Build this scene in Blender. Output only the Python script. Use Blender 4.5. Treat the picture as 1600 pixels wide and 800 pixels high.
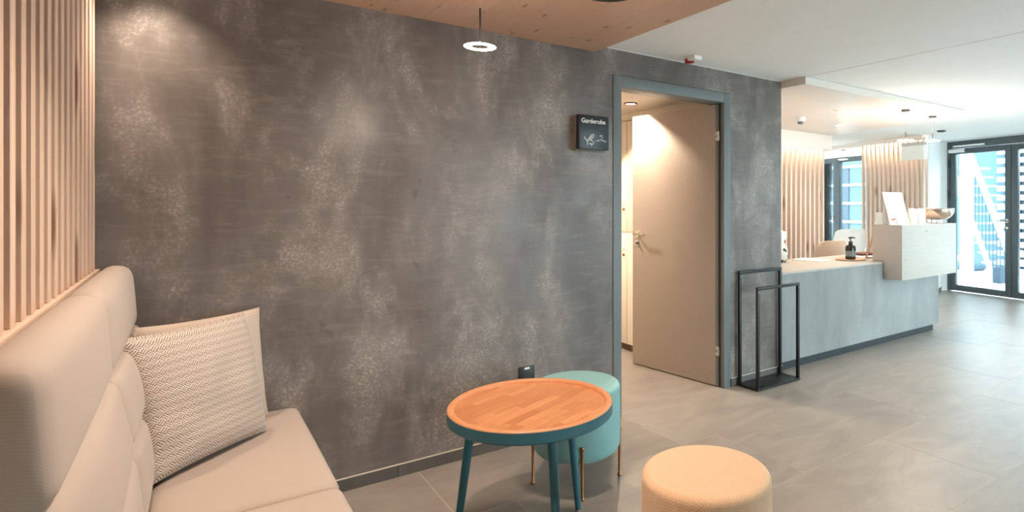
import bpy, bmesh, math, random
from mathutils import Vector, Matrix
random.seed(7)
PI = math.pi
S = bpy.context.scene
for o in list(bpy.data.objects):
    bpy.data.objects.remove(o)
col = S.collection

# ------------------------------------------------------------------ camera
FPX, CX, CY, EYE = 917.24, 1000.0, 320.5, 1.35
cd = bpy.data.cameras.new('camera')
cam = bpy.data.objects.new('camera', cd)
col.objects.link(cam)
cd.sensor_fit = 'HORIZONTAL'
cd.sensor_width = 36.0
cd.lens = FPX / 1600 * 36
cd.shift_x = -(CX - 800) / 1600
cd.shift_y = (CY - 400) / 1600
cd.clip_start = 0.05
cd.clip_end = 300
cam.location = (0, 0, EYE)
cam.rotation_euler = (PI / 2, 0, -math.atan2(0.61048647, 0.79202669))
S.camera = cam

# ------------------------------------------------------------------ view, world
vs = S.view_settings
vs.view_transform = 'Standard'
vs.look = 'None'
vs.gamma = 1.0
vs.use_curve_mapping = False
vs.exposure = 0.25
wd = bpy.data.worlds.new('world')
S.world = wd
wd.use_nodes = True
bg = wd.node_tree.nodes['Background']
bg.inputs['Color'].default_value = (0.82, 0.945, 1.0, 1)
bg.inputs['Strength'].default_value = 12.5

def area(name, loc, rot, sx, sy, power, colr, portal=False, spread=None):
    l = bpy.data.lights.new(name, 'AREA')
    l.shape = 'RECTANGLE'
    l.size, l.size_y = sx, sy
    l.energy = power
    l.color = colr
    if portal:
        l.cycles.is_portal = True
    if spread:
        l.spread = spread
    o = bpy.data.objects.new(name, l)
    col.objects.link(o)
    o.location = loc
    o.rotation_euler = rot
    return o

# facade frame: s runs along the facade towards the viewer's right, o points outdoors
E0 = Vector((9.543, 4.40, 0))
FD = Vector((-0.1608, -0.987, 0)).normalized()
FN = Vector((-FD.y, FD.x, 0))
FM = Matrix(((FD.x, FN.x, 0, E0.x), (FD.y, FN.y, 0, E0.y), (0, 0, 1, 0), (0, 0, 0, 1)))
fz = math.atan2(FD.y, FD.x)
# sky portals (they only guide sampling) in the glazed openings
def portal(name, s, o, z, w, h):
    p = FM @ Vector((s, o, z))
    q = Matrix(((-FD.x, 0, FN.x), (-FD.y, 0, FN.y), (0, 1, 0))).to_euler()   # local -Z looks indoors
    return area(name, p, q, w, h, 1, (1, 1, 1), True)
portal('portal_entrance', 0.98, 0.12, 1.15, 1.9, 2.2)
portal('portal_glazing', 3.55, 0.12, 1.15, 2.9, 2.2)
portal('portal_rear_window', -2.35, 0.12, 1.15, 1.8, 2.1)
area('portal_street_window', (5.9, -2.72, 1.15), (PI / 2, 0, 0), 5.0, 2.1, 1, (1, 1, 1), True).rotation_euler = (PI / 2, 0, 0)

WARM = (1.0, 0.82, 0.67)
WARM2 = (1.0, 0.86, 0.72)

# ------------------------------------------------------------------ materials
def lin(c):
    c /= 255
    return c / 12.92 if c <= 0.04045 else ((c + 0.055) / 1.055) ** 2.4
def rgb(r, g, b):
    return (lin(r), lin(g), lin(b), 1)
MT = {}
class NT:
    def __init__(s, name):
        s.m = bpy.data.materials.new(name)
        s.m.use_nodes = True
        s.t = s.m.node_tree
        s.b = s.t.nodes['Principled BSDF']
        s.out = s.t.nodes['Material Output']
        MT[name] = s.m
    def n(s, typ, **kw):
        x = s.t.nodes.new(typ)
        for k, v in kw.items():
            setattr(x, k, v)
        return x
    def l(s, a, b):
        s.t.links.new(a, b)
    def coord(s, kind='Object', scale=(1, 1, 1), rot=(0, 0, 0), rnd=False):
        tc = s.n('ShaderNodeTexCoord')
        mp = s.n('ShaderNodeMapping')
        mp.inputs['Scale'].default_value = scale
        mp.inputs['Rotation'].default_value = rot
        src = tc.outputs[kind]
        if rnd:
            oi = s.n('ShaderNodeObjectInfo')
            sc = s.n('ShaderNodeVectorMath', operation='SCALE')
            cv = s.n('ShaderNodeCombineXYZ')
            for k in range(3):
                s.l(oi.outputs['Random'], cv.inputs[k])
            s.l(cv.outputs[0], sc.inputs[0])
            sc.inputs['Scale'].default_value = 37.0
            ad = s.n('ShaderNodeVectorMath', operation='ADD')
            s.l(src, ad.inputs[0])
            s.l(sc.outputs[0], ad.inputs[1])
            src = ad.outputs[0]
        s.l(src, mp.inputs['Vector'])
        return mp.outputs[0]
    def noise(s, vec, scale, detail=4, rough=0.55, dist=0.0):
        x = s.n('ShaderNodeTexNoise')
        x.inputs['Scale'].default_value = scale
        x.inputs['Detail'].default_value = detail
        x.inputs['Roughness'].default_value = rough
        x.inputs['Distortion'].default_value = dist
        s.l(vec, x.inputs['Vector'])
        return x.outputs['Fac']
    def ramp(s, fac, stops):
        x = s.n('ShaderNodeValToRGB')
        e = x.color_ramp.elements
        while len(e) < len(stops):
            e.new(0.5)
        for k, (p, c) in enumerate(stops):
            e[k].position = p
            e[k].color = c if len(c) == 4 else (*c, 1)
        s.l(fac, x.inputs['Fac'])
        return x.outputs['Color']
    def mix(s, fac, a, b, blend='MIX'):
        x = s.n('ShaderNodeMix', data_type='RGBA', blend_type=blend)
        for sock, v in ((x.inputs[0], fac), (x.inputs[6], a), (x.inputs[7], b)):
            if isinstance(v, (int, float)):
                sock.default_value = v
            elif isinstance(v, tuple):
                sock.default_value = v
            else:
                s.l(v, sock)
        return x.outputs[2]
    def math(s, op, a, b=None, c=None):
        x = s.n('ShaderNodeMath', operation=op)
        for k, v in enumerate((a, b, c)):
            if v is None:
                continue
            if isinstance(v, (int, float)):
                x.inputs[k].default_value = v
            else:
                s.l(v, x.inputs[k])
        return x.outputs[0]
    def bump(s, h, strength=0.2, dist=0.01):
        x = s.n('ShaderNodeBump')
        x.inputs['Strength'].default_value = strength
        x.inputs['Distance'].default_value = dist
        s.l(h, x.inputs['Height'])
        s.l(x.outputs[0], s.b.inputs['Normal'])
    def base(s, c):
        if isinstance(c, tuple):
            s.b.inputs['Base Color'].default_value = c
        else:
            s.l(c, s.b.inputs['Base Color'])
    def setp(s, rough=None, metal=None, spec=None, sheen=None):
        if rough is not None:
            s.b.inputs['Roughness'].default_value = rough
        if metal is not None:
            s.b.inputs['Metallic'].default_value = metal
        if spec is not None:
            s.b.inputs['Specular IOR Level'].default_value = spec
        if sheen is not None:
            s.b.inputs['Sheen Weight'].default_value = sheen

BW = ((0, 0, 0), (1, 1, 1))
def plain(name, c, rough=0.5, metal=0.0, var=0.06, scale=8.0, spec=None):
    t = NT(name)
    v = t.noise(t.coord(), scale, 5)
    d = tuple(x * (1 - var) for x in c[:3]) + (1,)
    h = tuple(min(1, x * (1 + var)) for x in c[:3]) + (1,)
    t.base(t.ramp(v, [(0.3, d), (0.7, h)]))
    t.setp(rough, metal, spec)
    return t.m
def emit(name, c, strength):
    t = NT(name)
    t.base(c)
    t.b.inputs['Emission Color'].default_value = c
    t.b.inputs['Emission Strength'].default_value = strength
    return t.m

def wood(name, light, dark, knot, grain=(1, 1, 1), rough=0.5, knots=0.05, kscale=2.2, contrast=1.0, var=0.35):
    """grain: mapping scale, small along the grain"""
    t = NT(name)
    v = t.coord('Object', grain, rnd=True)
    g = t.noise(v, 6.0, 6, 0.6, 0.4)
    f = t.noise(v, 40.0, 3, 0.6)
    c = t.ramp(g, [(0.5 - 0.22 / contrast, dark), (0.5 + 0.2 / contrast, light)])
    c = t.mix(t.math('MULTIPLY', f, 0.25), c, dark)
    oi = t.n('ShaderNodeObjectInfo')
    c = t.mix(t.math('MULTIPLY', oi.outputs['Random'], var), c, tuple(x * 0.86 for x in dark[:3]) + (1,))
    if knots:
        k = t.coord('Object', tuple(math.sqrt(x) for x in grain), rnd=True)
        vo = t.n('ShaderNodeTexVoronoi')
        vo.inputs['Scale'].default_value = kscale
        t.l(k, vo.inputs['Vector'])
        kf = t.ramp(vo.outputs['Distance'], [(knots * 0.4, (1, 1, 1)), (knots, (0, 0, 0))])
        c = t.mix(t.math('MULTIPLY', kf, 0.75), c, knot)
    t.base(c)
    t.setp(rough)
    t.bump(g, 0.08, 0.004)
    return t.m

def concrete(name, dark, mid, light, rough=0.34, amount=1.0, seed=0.0):
    t = NT(name)
    big = t.noise(t.coord('Object', (1.5, 1.5, 0.75), (0, 0, seed)), 1.5, 5, 0.62, 0.5)
    med = t.noise(t.coord('Object', (1, 1, 0.7), (0, 0, seed)), 5.0, 6, 0.65, 0.6)
    streak = t.noise(t.coord('Object', (1.6, 1.6, 9)), 4.0, 6, 0.72, 0.5)
    fine = t.noise(t.coord('Object', (1, 1, 1)), 80.0, 4, 0.72, 0.7)
    c = t.ramp(big, [(0.30, dark), (0.62, mid)])
    c = t.mix(t.math('MULTIPLY', t.ramp(streak, [(0.50, (0, 0, 0)), (0.70, (1, 1, 1))]), 0.13 * amount), c, light)
    mask = t.ramp(t.math('ADD', t.math('MULTIPLY', big, 0.55), t.math('MULTIPLY', med, 0.5)), [(0.525, (0, 0, 0)), (0.66, (1, 1, 1))])
    sp = t.ramp(fine, [(0.50, (0, 0, 0)), (0.60, (1, 1, 1))])
    m2 = t.math('MULTIPLY', t.math('MULTIPLY', mask, t.math('ADD', t.math('MULTIPLY', sp, 0.72), 0.20)), 0.85 * amount)
    c = t.mix(m2, c, light)
    t.base(c)
    r = t.ramp(med, [(0.3, (rough - 0.08,) * 3), (0.7, (rough + 0.12,) * 3)])
    t.l(r, t.b.inputs['Roughness'])
    t.setp(spec=0.35)
    t.bump(fine, 0.05, 0.002)
    return t.m

def weave(name, c1, c2, n, rough=0.9, kind='plain', strength=0.4, uvk='UV'):
    t = NT(name)
    tc = t.n('ShaderNodeTexCoord')
    sx = t.n('ShaderNodeSeparateXYZ')
    t.l(tc.outputs[uvk], sx.inputs[0])
    u = t.math('MULTIPLY', sx.outputs[0], n)
    v = t.math('MULTIPLY', sx.outputs[1], n)
    if kind == 'plain':
        a = t.math('SINE', t.math('MULTIPLY', u, 6.2832))
        b = t.math('SINE', t.math('MULTIPLY', v, 6.2832))
        h = t.math('ADD', t.math('MULTIPLY', t.math('MULTIPLY', a, b), 0.5), 0.5)
    elif kind == 'chevron':
        zig = t.math('ABSOLUTE', t.math('SUBTRACT', t.math('FRACT', t.math('MULTIPLY', u, 0.33)), 0.5))
        h = t.math('FRACT', t.math('ADD', v, t.math('MULTIPLY', zig, 3.4)))
        h = t.math('ABSOLUTE', t.math('SUBTRACT', t.math('MULTIPLY', h, 2.0), 1.0))
    else:                                   # diagonal basket of short double lines
        p = t.math('ADD', u, v)
        q = t.math('SUBTRACT', u, v)
        cell = t.math('ADD', t.math('FLOOR', p), t.math('FLOOR', q))
        par = t.math('ABSOLUTE', t.math('MODULO', cell, 2.0))
        lp = t.math('SINE', t.math('MULTIPLY', p, 18.85))
        lq = t.math('SINE', t.math('MULTIPLY', q, 18.85))
        mixv = t.math('ADD', t.math('MULTIPLY', lp, par), t.math('MULTIPLY', lq, t.math('SUBTRACT', 1.0, par)))
        h = t.math('ADD', t.math('MULTIPLY', mixv, 0.5), 0.5)
    col_ = t.ramp(h, [(0.25, c2), (0.7, c1)])
    nz = t.noise(t.coord(), 3.0, 4)
    col_ = t.mix(t.math('MULTIPLY', nz, 0.22), col_, c2)
    t.base(col_)
    t.setp(rough, sheen=0.15)
    t.bump(h, strength, 0.002)
    return t.m

concrete('plaster', rgb(92, 85, 80), rgb(124, 116, 110), rgb(188, 179, 171), 0.34)
concrete('desk_concrete', rgb(122, 122, 121), rgb(144, 144, 142), rgb(172, 172, 170), 0.5, 0.5, 0.7)
plain('white_paint', rgb(232, 231, 227), 0.85, var=0.015)
plain('ceiling_paint', rgb(240, 240, 237), 0.9, var=0.012)
plain('cloak_paint', rgb(232, 222, 208), 0.8, var=0.02)
plain('skirting_tile', rgb(92, 86, 80), 0.5, var=0.12, scale=12)
plain('sealant', rgb(205, 190, 175), 0.7)
plain('grout', rgb(206, 192, 176), 0.9)
plain('frame_grey', rgb(112, 118, 119), 0.45, var=0.03)
plain('door_taupe', rgb(176, 162, 150), 0.5, var=0.03, scale=40)
plain('anthracite', rgb(78, 88, 92), 0.42, var=0.06)
plain('black_metal', rgb(32, 30, 30), 0.42, 0.3, var=0.1)
plain('plinth_black', rgb(30, 33, 36), 0.5)
plain('brass', rgb(168, 120, 82), 0.3, 1.0, var=0.06)
plain('steel', rgb(205, 200, 195), 0.25, 1.0, var=0.03)
plain('copper_steel', rgb(226, 205, 190), 0.16, 1.0, var=0.04)
plain('table_blue', rgb(58, 112, 126), 0.38, var=0.06, spec=0.4)
plain('locker_white', rgb(236, 226, 212), 0.45, var=0.02)
plain('locker_plinth', rgb(92, 70, 54), 0.6)
plain('plastic_white', rgb(240, 240, 236), 0.4, var=0.01)
plain('plastic_dark', rgb(44, 42, 41), 0.4, var=0.05)
plain('plastic_red', rgb(150, 24, 18), 0.35)
plain('sign_black', rgb(36, 42, 46), 0.35, var=0.05)
plain('print_white', rgb(235, 236, 234), 0.6, var=0.01)
plain('print_orange', rgb(196, 92, 52), 0.6)
plain('print_grey', rgb(196, 190, 184), 0.6)
plain('paper', rgb(246, 243, 238), 0.7, var=0.01)
plain('leather_brown', rgb(110, 66, 48), 0.5)
plain('navy', rgb(44, 58, 82), 0.5)
plain('chair_shell', rgb(228, 205, 184), 0.55, var=0.02)
plain('chair_white', rgb(240, 232, 224), 0.5, var=0.02)
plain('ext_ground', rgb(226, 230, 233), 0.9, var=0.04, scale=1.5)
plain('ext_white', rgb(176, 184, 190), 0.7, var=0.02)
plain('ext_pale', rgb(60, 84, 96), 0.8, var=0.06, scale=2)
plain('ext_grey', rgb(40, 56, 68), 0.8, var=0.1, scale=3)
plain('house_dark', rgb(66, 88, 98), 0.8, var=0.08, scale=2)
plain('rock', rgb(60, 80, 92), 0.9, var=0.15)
plain('pen_dark', rgb(36, 34, 36), 0.4)
plain('amber_glass', rgb(34, 32, 28), 0.18, var=0.1)
plain('seam_dark', rgb(74, 62, 54), 0.9)
wood('wood_ceiling', rgb(216, 180, 156), rgb(196, 158, 132), rgb(120, 78, 54), (9, 0.9, 9), 0.55, 0.17, 4.6, 0.6)
wood('wood_slat', rgb(226, 200, 180), rgb(208, 178, 154), rgb(122, 82, 60), (14, 14, 0.8), 0.6, 0.19, 1.9, 0.8)
wood('daylit_slat', rgb(232, 214, 198), rgb(216, 194, 176), rgb(150, 106, 82), (14, 14, 0.8), 0.6, 0.19, 1.9, 0.8)  # paler copy of the slat wood, daylight on the fronts put into its colour
wood('wood_sill', rgb(226, 204, 186), rgb(210, 184, 164), rgb(130, 90, 66), (9, 0.7, 9), 0.6, 0.04, 2.0, 0.8)
wood('wood_canopy', rgb(240, 230, 220), rgb(232, 219, 207), rgb(150, 112, 88), (0.7, 9, 9), 0.40, 0.09, 1.6, 0.8)
wood('wood_counter', rgb(198, 189, 180), rgb(182, 172, 162), rgb(150, 118, 98), (0.8, 9, 9), 0.55, 0.10, 2.6, 0.8)
wood('wood_stave', rgb(222, 160, 112), rgb(190, 122, 76), rgb(140, 70, 34), (1.0, 10, 10), 0.34, 0.10, 3.0, 0.9, 0.95)
wood('wood_rim', rgb(222, 160, 114), rgb(200, 130, 86), rgb(140, 70, 34), (3, 3, 3), 0.36, 0, 3.0, 0.8)
wood('sign_wood', rgb(138, 126, 110), rgb(118, 106, 92), rgb(100, 80, 60), (3, 3, 3), 0.6, 0)
wood('wood_plain', rgb(206, 176, 148), rgb(186, 152, 122), rgb(130, 90, 66), (3, 3, 3), 0.6, 0)
weave('bench_fabric', rgb(184, 168, 155), rgb(177, 161, 148), 180, kind='plain', strength=0.03)
weave('pillow_fabric', rgb(222, 210, 198), rgb(136, 116, 102), 20, kind='basket', strength=0.3)
weave('pillow_fabric_fine', rgb(214, 198, 182), rgb(178, 160, 144), 40, kind='basket', strength=0.3)
weave('teal_fabric', rgb(150, 193, 189), rgb(116, 168, 168), 105, kind='chevron', strength=0.4)
weave('peach_fabric', rgb(236, 200, 164), rgb(224, 180, 140), 105, kind='chevron', strength=0.4)
emit('lamp_warm', (1.0, 0.86, 0.68, 1), 14)
emit('lamp_white', (1.0, 0.93, 0.82, 1), 16)
emit('led_warm', (1.0, 0.72, 0.46, 1), 10)

t = NT('tile_slate')
v = t.coord('Object', (0.6, 1.6, 1), rnd=True)
g = t.noise(v, 3.0, 7, 0.62, 1.2)
f = t.noise(v, 22.0, 5, 0.6, 0.4)
c = t.ramp(g, [(0.30, rgb(142, 133, 124)), (0.72, rgb(172, 162, 151))])
c = t.mix(t.math('MULTIPLY', f, 0.22), c, rgb(120, 112, 104))
oi = t.n('ShaderNodeObjectInfo')
c = t.mix(t.math('MULTIPLY', oi.outputs['Random'], 0.16), c, rgb(130, 120, 110))
t.base(c)
t.l(t.ramp(g, [(0.3, (0.34,) * 3), (0.8, (0.44,) * 3)]), t.b.inputs['Roughness'])
t.bump(f, 0.03, 0.001)

t = NT('glass')
tr = t.n('ShaderNodeBsdfTransparent')
tr.inputs['Color'].default_value = (0.90, 0.965, 0.98, 1)
gl = t.n('ShaderNodeBsdfGlossy')
gl.inputs['Roughness'].default_value = 0.03
fr = t.n('ShaderNodeFresnel')
fr.inputs['IOR'].default_value = 1.45
mx = t.n('ShaderNodeMixShader')
t.l(fr.outputs[0], mx.inputs[0])
t.l(tr.outputs[0], mx.inputs[1])
t.l(gl.outputs[0], mx.inputs[2])
t.l(mx.outputs[0], t.out.inputs['Surface'])
t = NT('vase_pattern')
vo = t.n('ShaderNodeTexVoronoi')
vo.inputs['Scale'].default_value = 22
t.l(t.coord(), vo.inputs['Vector'])
t.base(t.ramp(vo.outputs['Distance'], [(0.32, rgb(40, 44, 46)), (0.42, rgb(214, 208, 200))]))
t.setp(0.4)

# ------------------------------------------------------------------ mesh helpers
ORG = {}
def finish(me, smooth=35):
    for p in me.polygons:
        p.use_smooth = True
    me.set_sharp_from_angle(angle=math.radians(smooth))
class MB:
    def __init__(s, m=None):
        s.v, s.f, s.uv = [], [], []
        s.m = m
    def add(s, vs_, fs, uvs=None):
        b = len(s.v)
        for k, p in enumerate(vs_):
            s.v.append((s.m @ Vector(p)) if s.m else Vector(p))
            s.uv.append(uvs[k] if uvs else None)
        s.f += [tuple(b + i for i in f) for f in fs]
        return s
    def box(s, x0, x1, y0, y1, z0, z1):
        p = [(x, y, z) for z in (z0, z1) for y in (y0, y1) for x in (x0, x1)]
        return s.add(p, [(0, 2, 3, 1), (4, 5, 7, 6), (0, 1, 5, 4), (2, 6, 7, 3), (0, 4, 6, 2), (1, 3, 7, 5)])
    def prism(s, pts, z0, z1):
        n = len(pts)
        a = sum(pts[i][0] * pts[(i + 1) % n][1] - pts[(i + 1) % n][0] * pts[i][1] for i in range(n))
        if a < 0:
            pts = pts[::-1]
        v = [(x, y, z0) for x, y in pts] + [(x, y, z1) for x, y in pts]
        f = [tuple(range(n - 1, -1, -1)), tuple(range(n, 2 * n))]
        f += [(i, (i + 1) % n, n + (i + 1) % n, n + i) for i in range(n)]
        return s.add(v, f)
    def lathe(s, prof, c=(0, 0), n=32, caps=True):
        """prof: list of (r, z)"""
        v, f = [], []
        m = len(prof)
        for i in range(n):
            a = 2 * PI * i / n
            for r, z in prof:
                v.append((c[0] + r * math.cos(a), c[1] + r * math.sin(a), z))
        for i in range(n):
            j = (i + 1) % n
            for k in range(m - 1):
                f.append((i * m + k, j * m + k, j * m + k + 1, i * m + k + 1))
        if caps:
            if prof[0][0] > 1e-6:
                f.append(tuple(i * m for i in range(n))[::-1])
            if prof[-1][0] > 1e-6:
                f.append(tuple(i * m + m - 1 for i in range(n)))
        return s.add(v, f)
    def tube(s, pts, rad, n=10, cap=True):
        """tapered tube along points; rad is a number or a list"""
        pts = [Vector(p) for p in pts]
        if not isinstance(rad, (list, tuple)):
            rad = [rad] * len(pts)
        v, f = [], []
        up = Vector((0, 0, 1))
        for i, p in enumerate(pts):
            d = (pts[min(i + 1, len(pts) - 1)] - pts[max(i - 1, 0)]).normalized()
            a = d.cross(up)
            if a.length < 1e-3:
                a = d.cross(Vector((1, 0, 0)))
            a.normalize()
            b = d.cross(a)
            for k in range(n):
                t_ = 2 * PI * k / n
                v.append(p + (a * math.cos(t_) + b * math.sin(t_)) * rad[i])
        for i in range(len(pts) - 1):
            for k in range(n):
                l_ = (k + 1) % n
                f.append((i * n + k, i * n + l_, (i + 1) * n + l_, (i + 1) * n + k))
        if cap:
            f.append(tuple(range(n))[::-1])
            f.append(tuple((len(pts) - 1) * n + k for k in range(n)))
        return s.add(v, f)
    def mesh(s, name, org=(0, 0, 0), bevel=0, seg=2, smooth=35):
        me = bpy.data.meshes.new(name)
        o = Vector(org)
        me.from_pydata([tuple(p - o) for p in s.v], [], s.f)
        bm = bmesh.new()
        bm.from_mesh(me)
        bmesh.ops.recalc_face_normals(bm, faces=bm.faces)
        if bevel:
            ed = [e for e in bm.edges if len(e.link_faces) == 2 and e.calc_face_angle(0) > 0.6]
            bmesh.ops.bevel(bm, geom=ed, offset=bevel, segments=seg, affect='EDGES', profile=0.5, clamp_overlap=True)
        bm.to_mesh(me)
        bm.free()
        if any(u is not None for u in s.uv) and not bevel:
            ul = me.uv_layers.new(name='UVMap')
            for lp in me.loops:
                u = s.uv[lp.vertex_index]
                if u:
                    ul.data[lp.index].uv = u
        finish(me, smooth)
        return me
    def build(s, name, mat, parent=None, bevel=0, seg=2, smooth=35, org=None):
        o0 = ORG.get(parent.name, Vector((0, 0, 0))) if parent else Vector(org or (0, 0, 0))
        me = s.mesh(name, o0, bevel, seg, smooth)
        return link(name, me, mat, parent, None if parent else o0)

def link(name, me, mat, parent=None, loc=None, rotz=0.0):
    """loc is in world space for an unrotated parent"""
    o = bpy.data.objects.new(name, me)
    col.objects.link(o)
    if not me.materials:
        me.materials.append(MT[mat])
    base_ = ORG.get(parent.name, Vector((0, 0, 0))) if parent else Vector((0, 0, 0))
    if parent:
        o.parent = parent
    w = Vector(loc) if loc is not None else base_
    o.location = w - base_
    o.rotation_euler.z = rotz
    ORG[o.name] = w
    return o
def tag(o, label, cat, group=None):
    o['label'] = label
    o['category'] = cat
    if group:
        o['group'] = group
    return o
def thing(name, label, cat, loc=(0, 0, 0), group=None):
    o = bpy.data.objects.new(name, None)
    o.empty_display_size = 0.05
    col.objects.link(o)
    o.location = loc
    ORG[o.name] = Vector(loc)
    return tag(o, label, cat, group)
def struct(o):
    o['kind'] = 'structure'
    return o
def sgroup(name, loc=(0, 0, 0)):
    o = bpy.data.objects.new(name, None)
    o.empty_display_size = 0.05
    col.objects.link(o)
    o.location = loc
    ORG[o.name] = Vector(loc)
    return struct(o)
def copy_tree(o, parent=None):
    c_ = o.copy()
    col.objects.link(c_)
    if parent:
        c_.parent = parent
    for ch in list(o.children):
        copy_tree(ch, c_)
    return c_
def spot(name, loc, power, size, blend, colr, parent=None, target=None, rad=0.04):
    l = bpy.data.lights.new(name, 'SPOT')
    l.energy = power
    l.spot_size = math.radians(size)
    l.spot_blend = blend
    l.color = colr
    l.shadow_soft_size = rad
    o = bpy.data.objects.new(name, l)
    col.objects.link(o)
    b_ = ORG.get(parent.name, Vector((0, 0, 0))) if parent else Vector((0, 0, 0))
    if parent:
        o.parent = parent
    o.location = Vector(loc) - b_
    if target:
        o.rotation_euler = (Vector(target) - Vector(loc)).to_track_quat('-Z', 'Y').to_euler()
    return o
def point(name, loc, power, colr, rad, parent=None):
    l = bpy.data.lights.new(name, 'POINT')
    l.energy = power
    l.color = colr
    l.shadow_soft_size = rad
    o = bpy.data.objects.new(name, l)
    col.objects.link(o)
    b_ = ORG.get(parent.name, Vector((0, 0, 0))) if parent else Vector((0, 0, 0))
    if parent:
        o.parent = parent
    o.location = Vector(loc) - b_
    return o
def clip_poly(pts, px, py, nx, ny):
    """keep the side where (p - P) . n <= 0"""
    out = []
    for i in range(len(pts)):
        a, b = pts[i], pts[(i + 1) % len(pts)]
        da = (a[0] - px) * nx + (a[1] - py) * ny
        db = (b[0] - px) * nx + (b[1] - py) * ny
        if da <= 0:
            out.append(a)
        if (da < 0 < db) or (db < 0 < da):
            k = da / (da - db)
            out.append((a[0] + (b[0] - a[0]) * k, a[1] + (b[1] - a[1]) * k))
    return out

# ------------------------------------------------------------------ dimensions
WY = 3.05            # face of the plastered wall
WT = 0.14            # its thickness
WX1 = 3.786          # its free end at the reception
ZW = 2.345           # white ceiling
ZB = 2.298           # timber ceiling
FY = -2.6            # street side wall behind the viewer

# ------------------------------------------------------------------ floor with tiles
floor = struct(MB().prism([(-0.6, FY - 0.1), (8.2, FY - 0.1), tuple((FM @ Vector((7.15, 0.05, 0))).xy), tuple((FM @ Vector((-4.3, 0.05, 0))).xy), (-0.6, 8.6)], -0.12, -0.0008).build('floor', 'grout'))
TW, TD = 1.28, 0.63
rows = {0: 0.926, -1: 1.19, 1: 0.55, -2: 0.62, -3: 1.02, -4: 0.35, 2: 0.2, 3: 0.8}
fq = FM @ Vector((0, 0.03, 0))
for r in range(-5, 6):
    y0 = 2.47 + r * TD
    off = rows.get(r, random.random() * TW)
    k0 = math.floor((-0.3 - off) / TW)
    for k in range(k0, 9):
        x0 = off + k * TW
        x1 = x0 + TW
        if x1 < -0.3 or (y0 > 3.2 and (x1 < 1.7)) or (y0 > 5 and x1 < 6):
            continue
        pts = [(max(x0, -0.34) + 0.0018, y0 + 0.0018), (x1 - 0.0018, y0 + 0.0018), (x1 - 0.0018, y0 + TD - 0.0018), (max(x0, -0.34) + 0.0018, y0 + TD - 0.0018)]
        pts = clip_poly(pts, fq.x, fq.y, FN.x, FN.y)
        if len(pts) < 3:
            continue
        cx = sum(p[0] for p in pts) / len(pts)
        cy = sum(p[1] for p in pts) / len(pts)
        me = MB().prism(pts, -0.012, 0.0).mesh('tile', (cx, cy, 0))
        link('tile', me, 'tile_slate', floor, (cx, cy, 0))

# ------------------------------------------------------------------ ceilings
ceiling = struct(MB().prism([(-0.6, FY - 0.1), (8.2, FY - 0.1), tuple((FM @ Vector((7.15, 0.1, 0))).xy), tuple((FM @ Vector((-4.3, 0.1, 0))).xy), (-0.6, 8.6)], ZW, ZW + 0.12).build('ceiling', 'ceiling_paint'))
struct(MB().box(3.80, 3.804, -2.5, 2.80, ZW - 0.0012, ZW).build('trim_1', 'print_grey'))
ctim = sgroup('ceiling_timber', (0.75, 0.5, ZB))
PW = 0.21
x = 1.995
while x > -0.5:
    xa = max(x - PW, -0.5)
    me = MB().box(xa + 0.0006, x - 0.0006, FY + 0.01, WY - 0.002, ZB, ZW - 0.001).mesh('plank', (x - PW / 2, 0.2, ZB))
    link('plank', me, 'wood_ceiling', ctim, (x - PW / 2, 0.2, ZB))
    x -= PW

# ------------------------------------------------------------------ plastered wall
DX0, DX1, DZ = 2.131, 3.199, 2.18       # outer size of the steel door frame
w = MB()
w.box(-0.5, DX0, WY, WY + WT, -0.02, ZW)
w.box(DX1, WX1, WY, WY + WT, -0.02, ZW)
w.box(DX0, DX1, WY, WY + WT, DZ, ZW)
wall_back = struct(w.build('wall_back', 'plaster'))
# thin white strip along the ceiling edge
struct(MB().box(2.0, WX1, WY - 0.002, WY, ZW - 0.006, ZW - 0.001).build('trim_2', 'white_paint'))
bb = sgroup('baseboard_back', (1.5, WY, 0))
def skirt(x0, x1):
    me = MB().box(x0 + 0.001, x1 - 0.001, WY - 0.010, WY, 0.001, 0.058).mesh('skirting_tile', ((x0 + x1) / 2, WY, 0))
    link('skirting_tile', me, 'skirting_tile', bb, ((x0 + x1) / 2, WY, 0))
    me = MB().box(x0, x1, WY - 0.010, WY, 0.0582, 0.0615).mesh('lit_sealant_line', ((x0 + x1) / 2, WY, 0))  # sealant edge, the light it catches is put into its pale colour
    link('lit_sealant_line', me, 'sealant', bb, ((x0 + x1) / 2, WY, 0))
for a, b in ((-0.45, -0.05), (-0.05, 0.828), (0.828, 1.48), (1.48, DX0 - 0.002), (DX1 + 0.002, WX1 + 0.008)):
    skirt(a, b)
me = MB().box(WX1, WX1 + 0.008, WY - 0.01, WY + WT, 0.001, 0.058).mesh('skirting_tile', (WX1, WY, 0))
link('skirting_tile', me, 'skirting_tile', bb, (WX1, WY, 0))

# ------------------------------------------------------------------ other walls
struct(MB().box(-0.62, -0.5, FY - 0.1, WY + WT, -0.02, ZW).build('wall_left', 'white_paint'))
# low wall carrying the timber sill behind the bench
struct(MB().box(-0.5, -0.312, -0.6, WY - 0.002, 0.0, 1.068).build('wall_bench_back', 'white_paint'))
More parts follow.
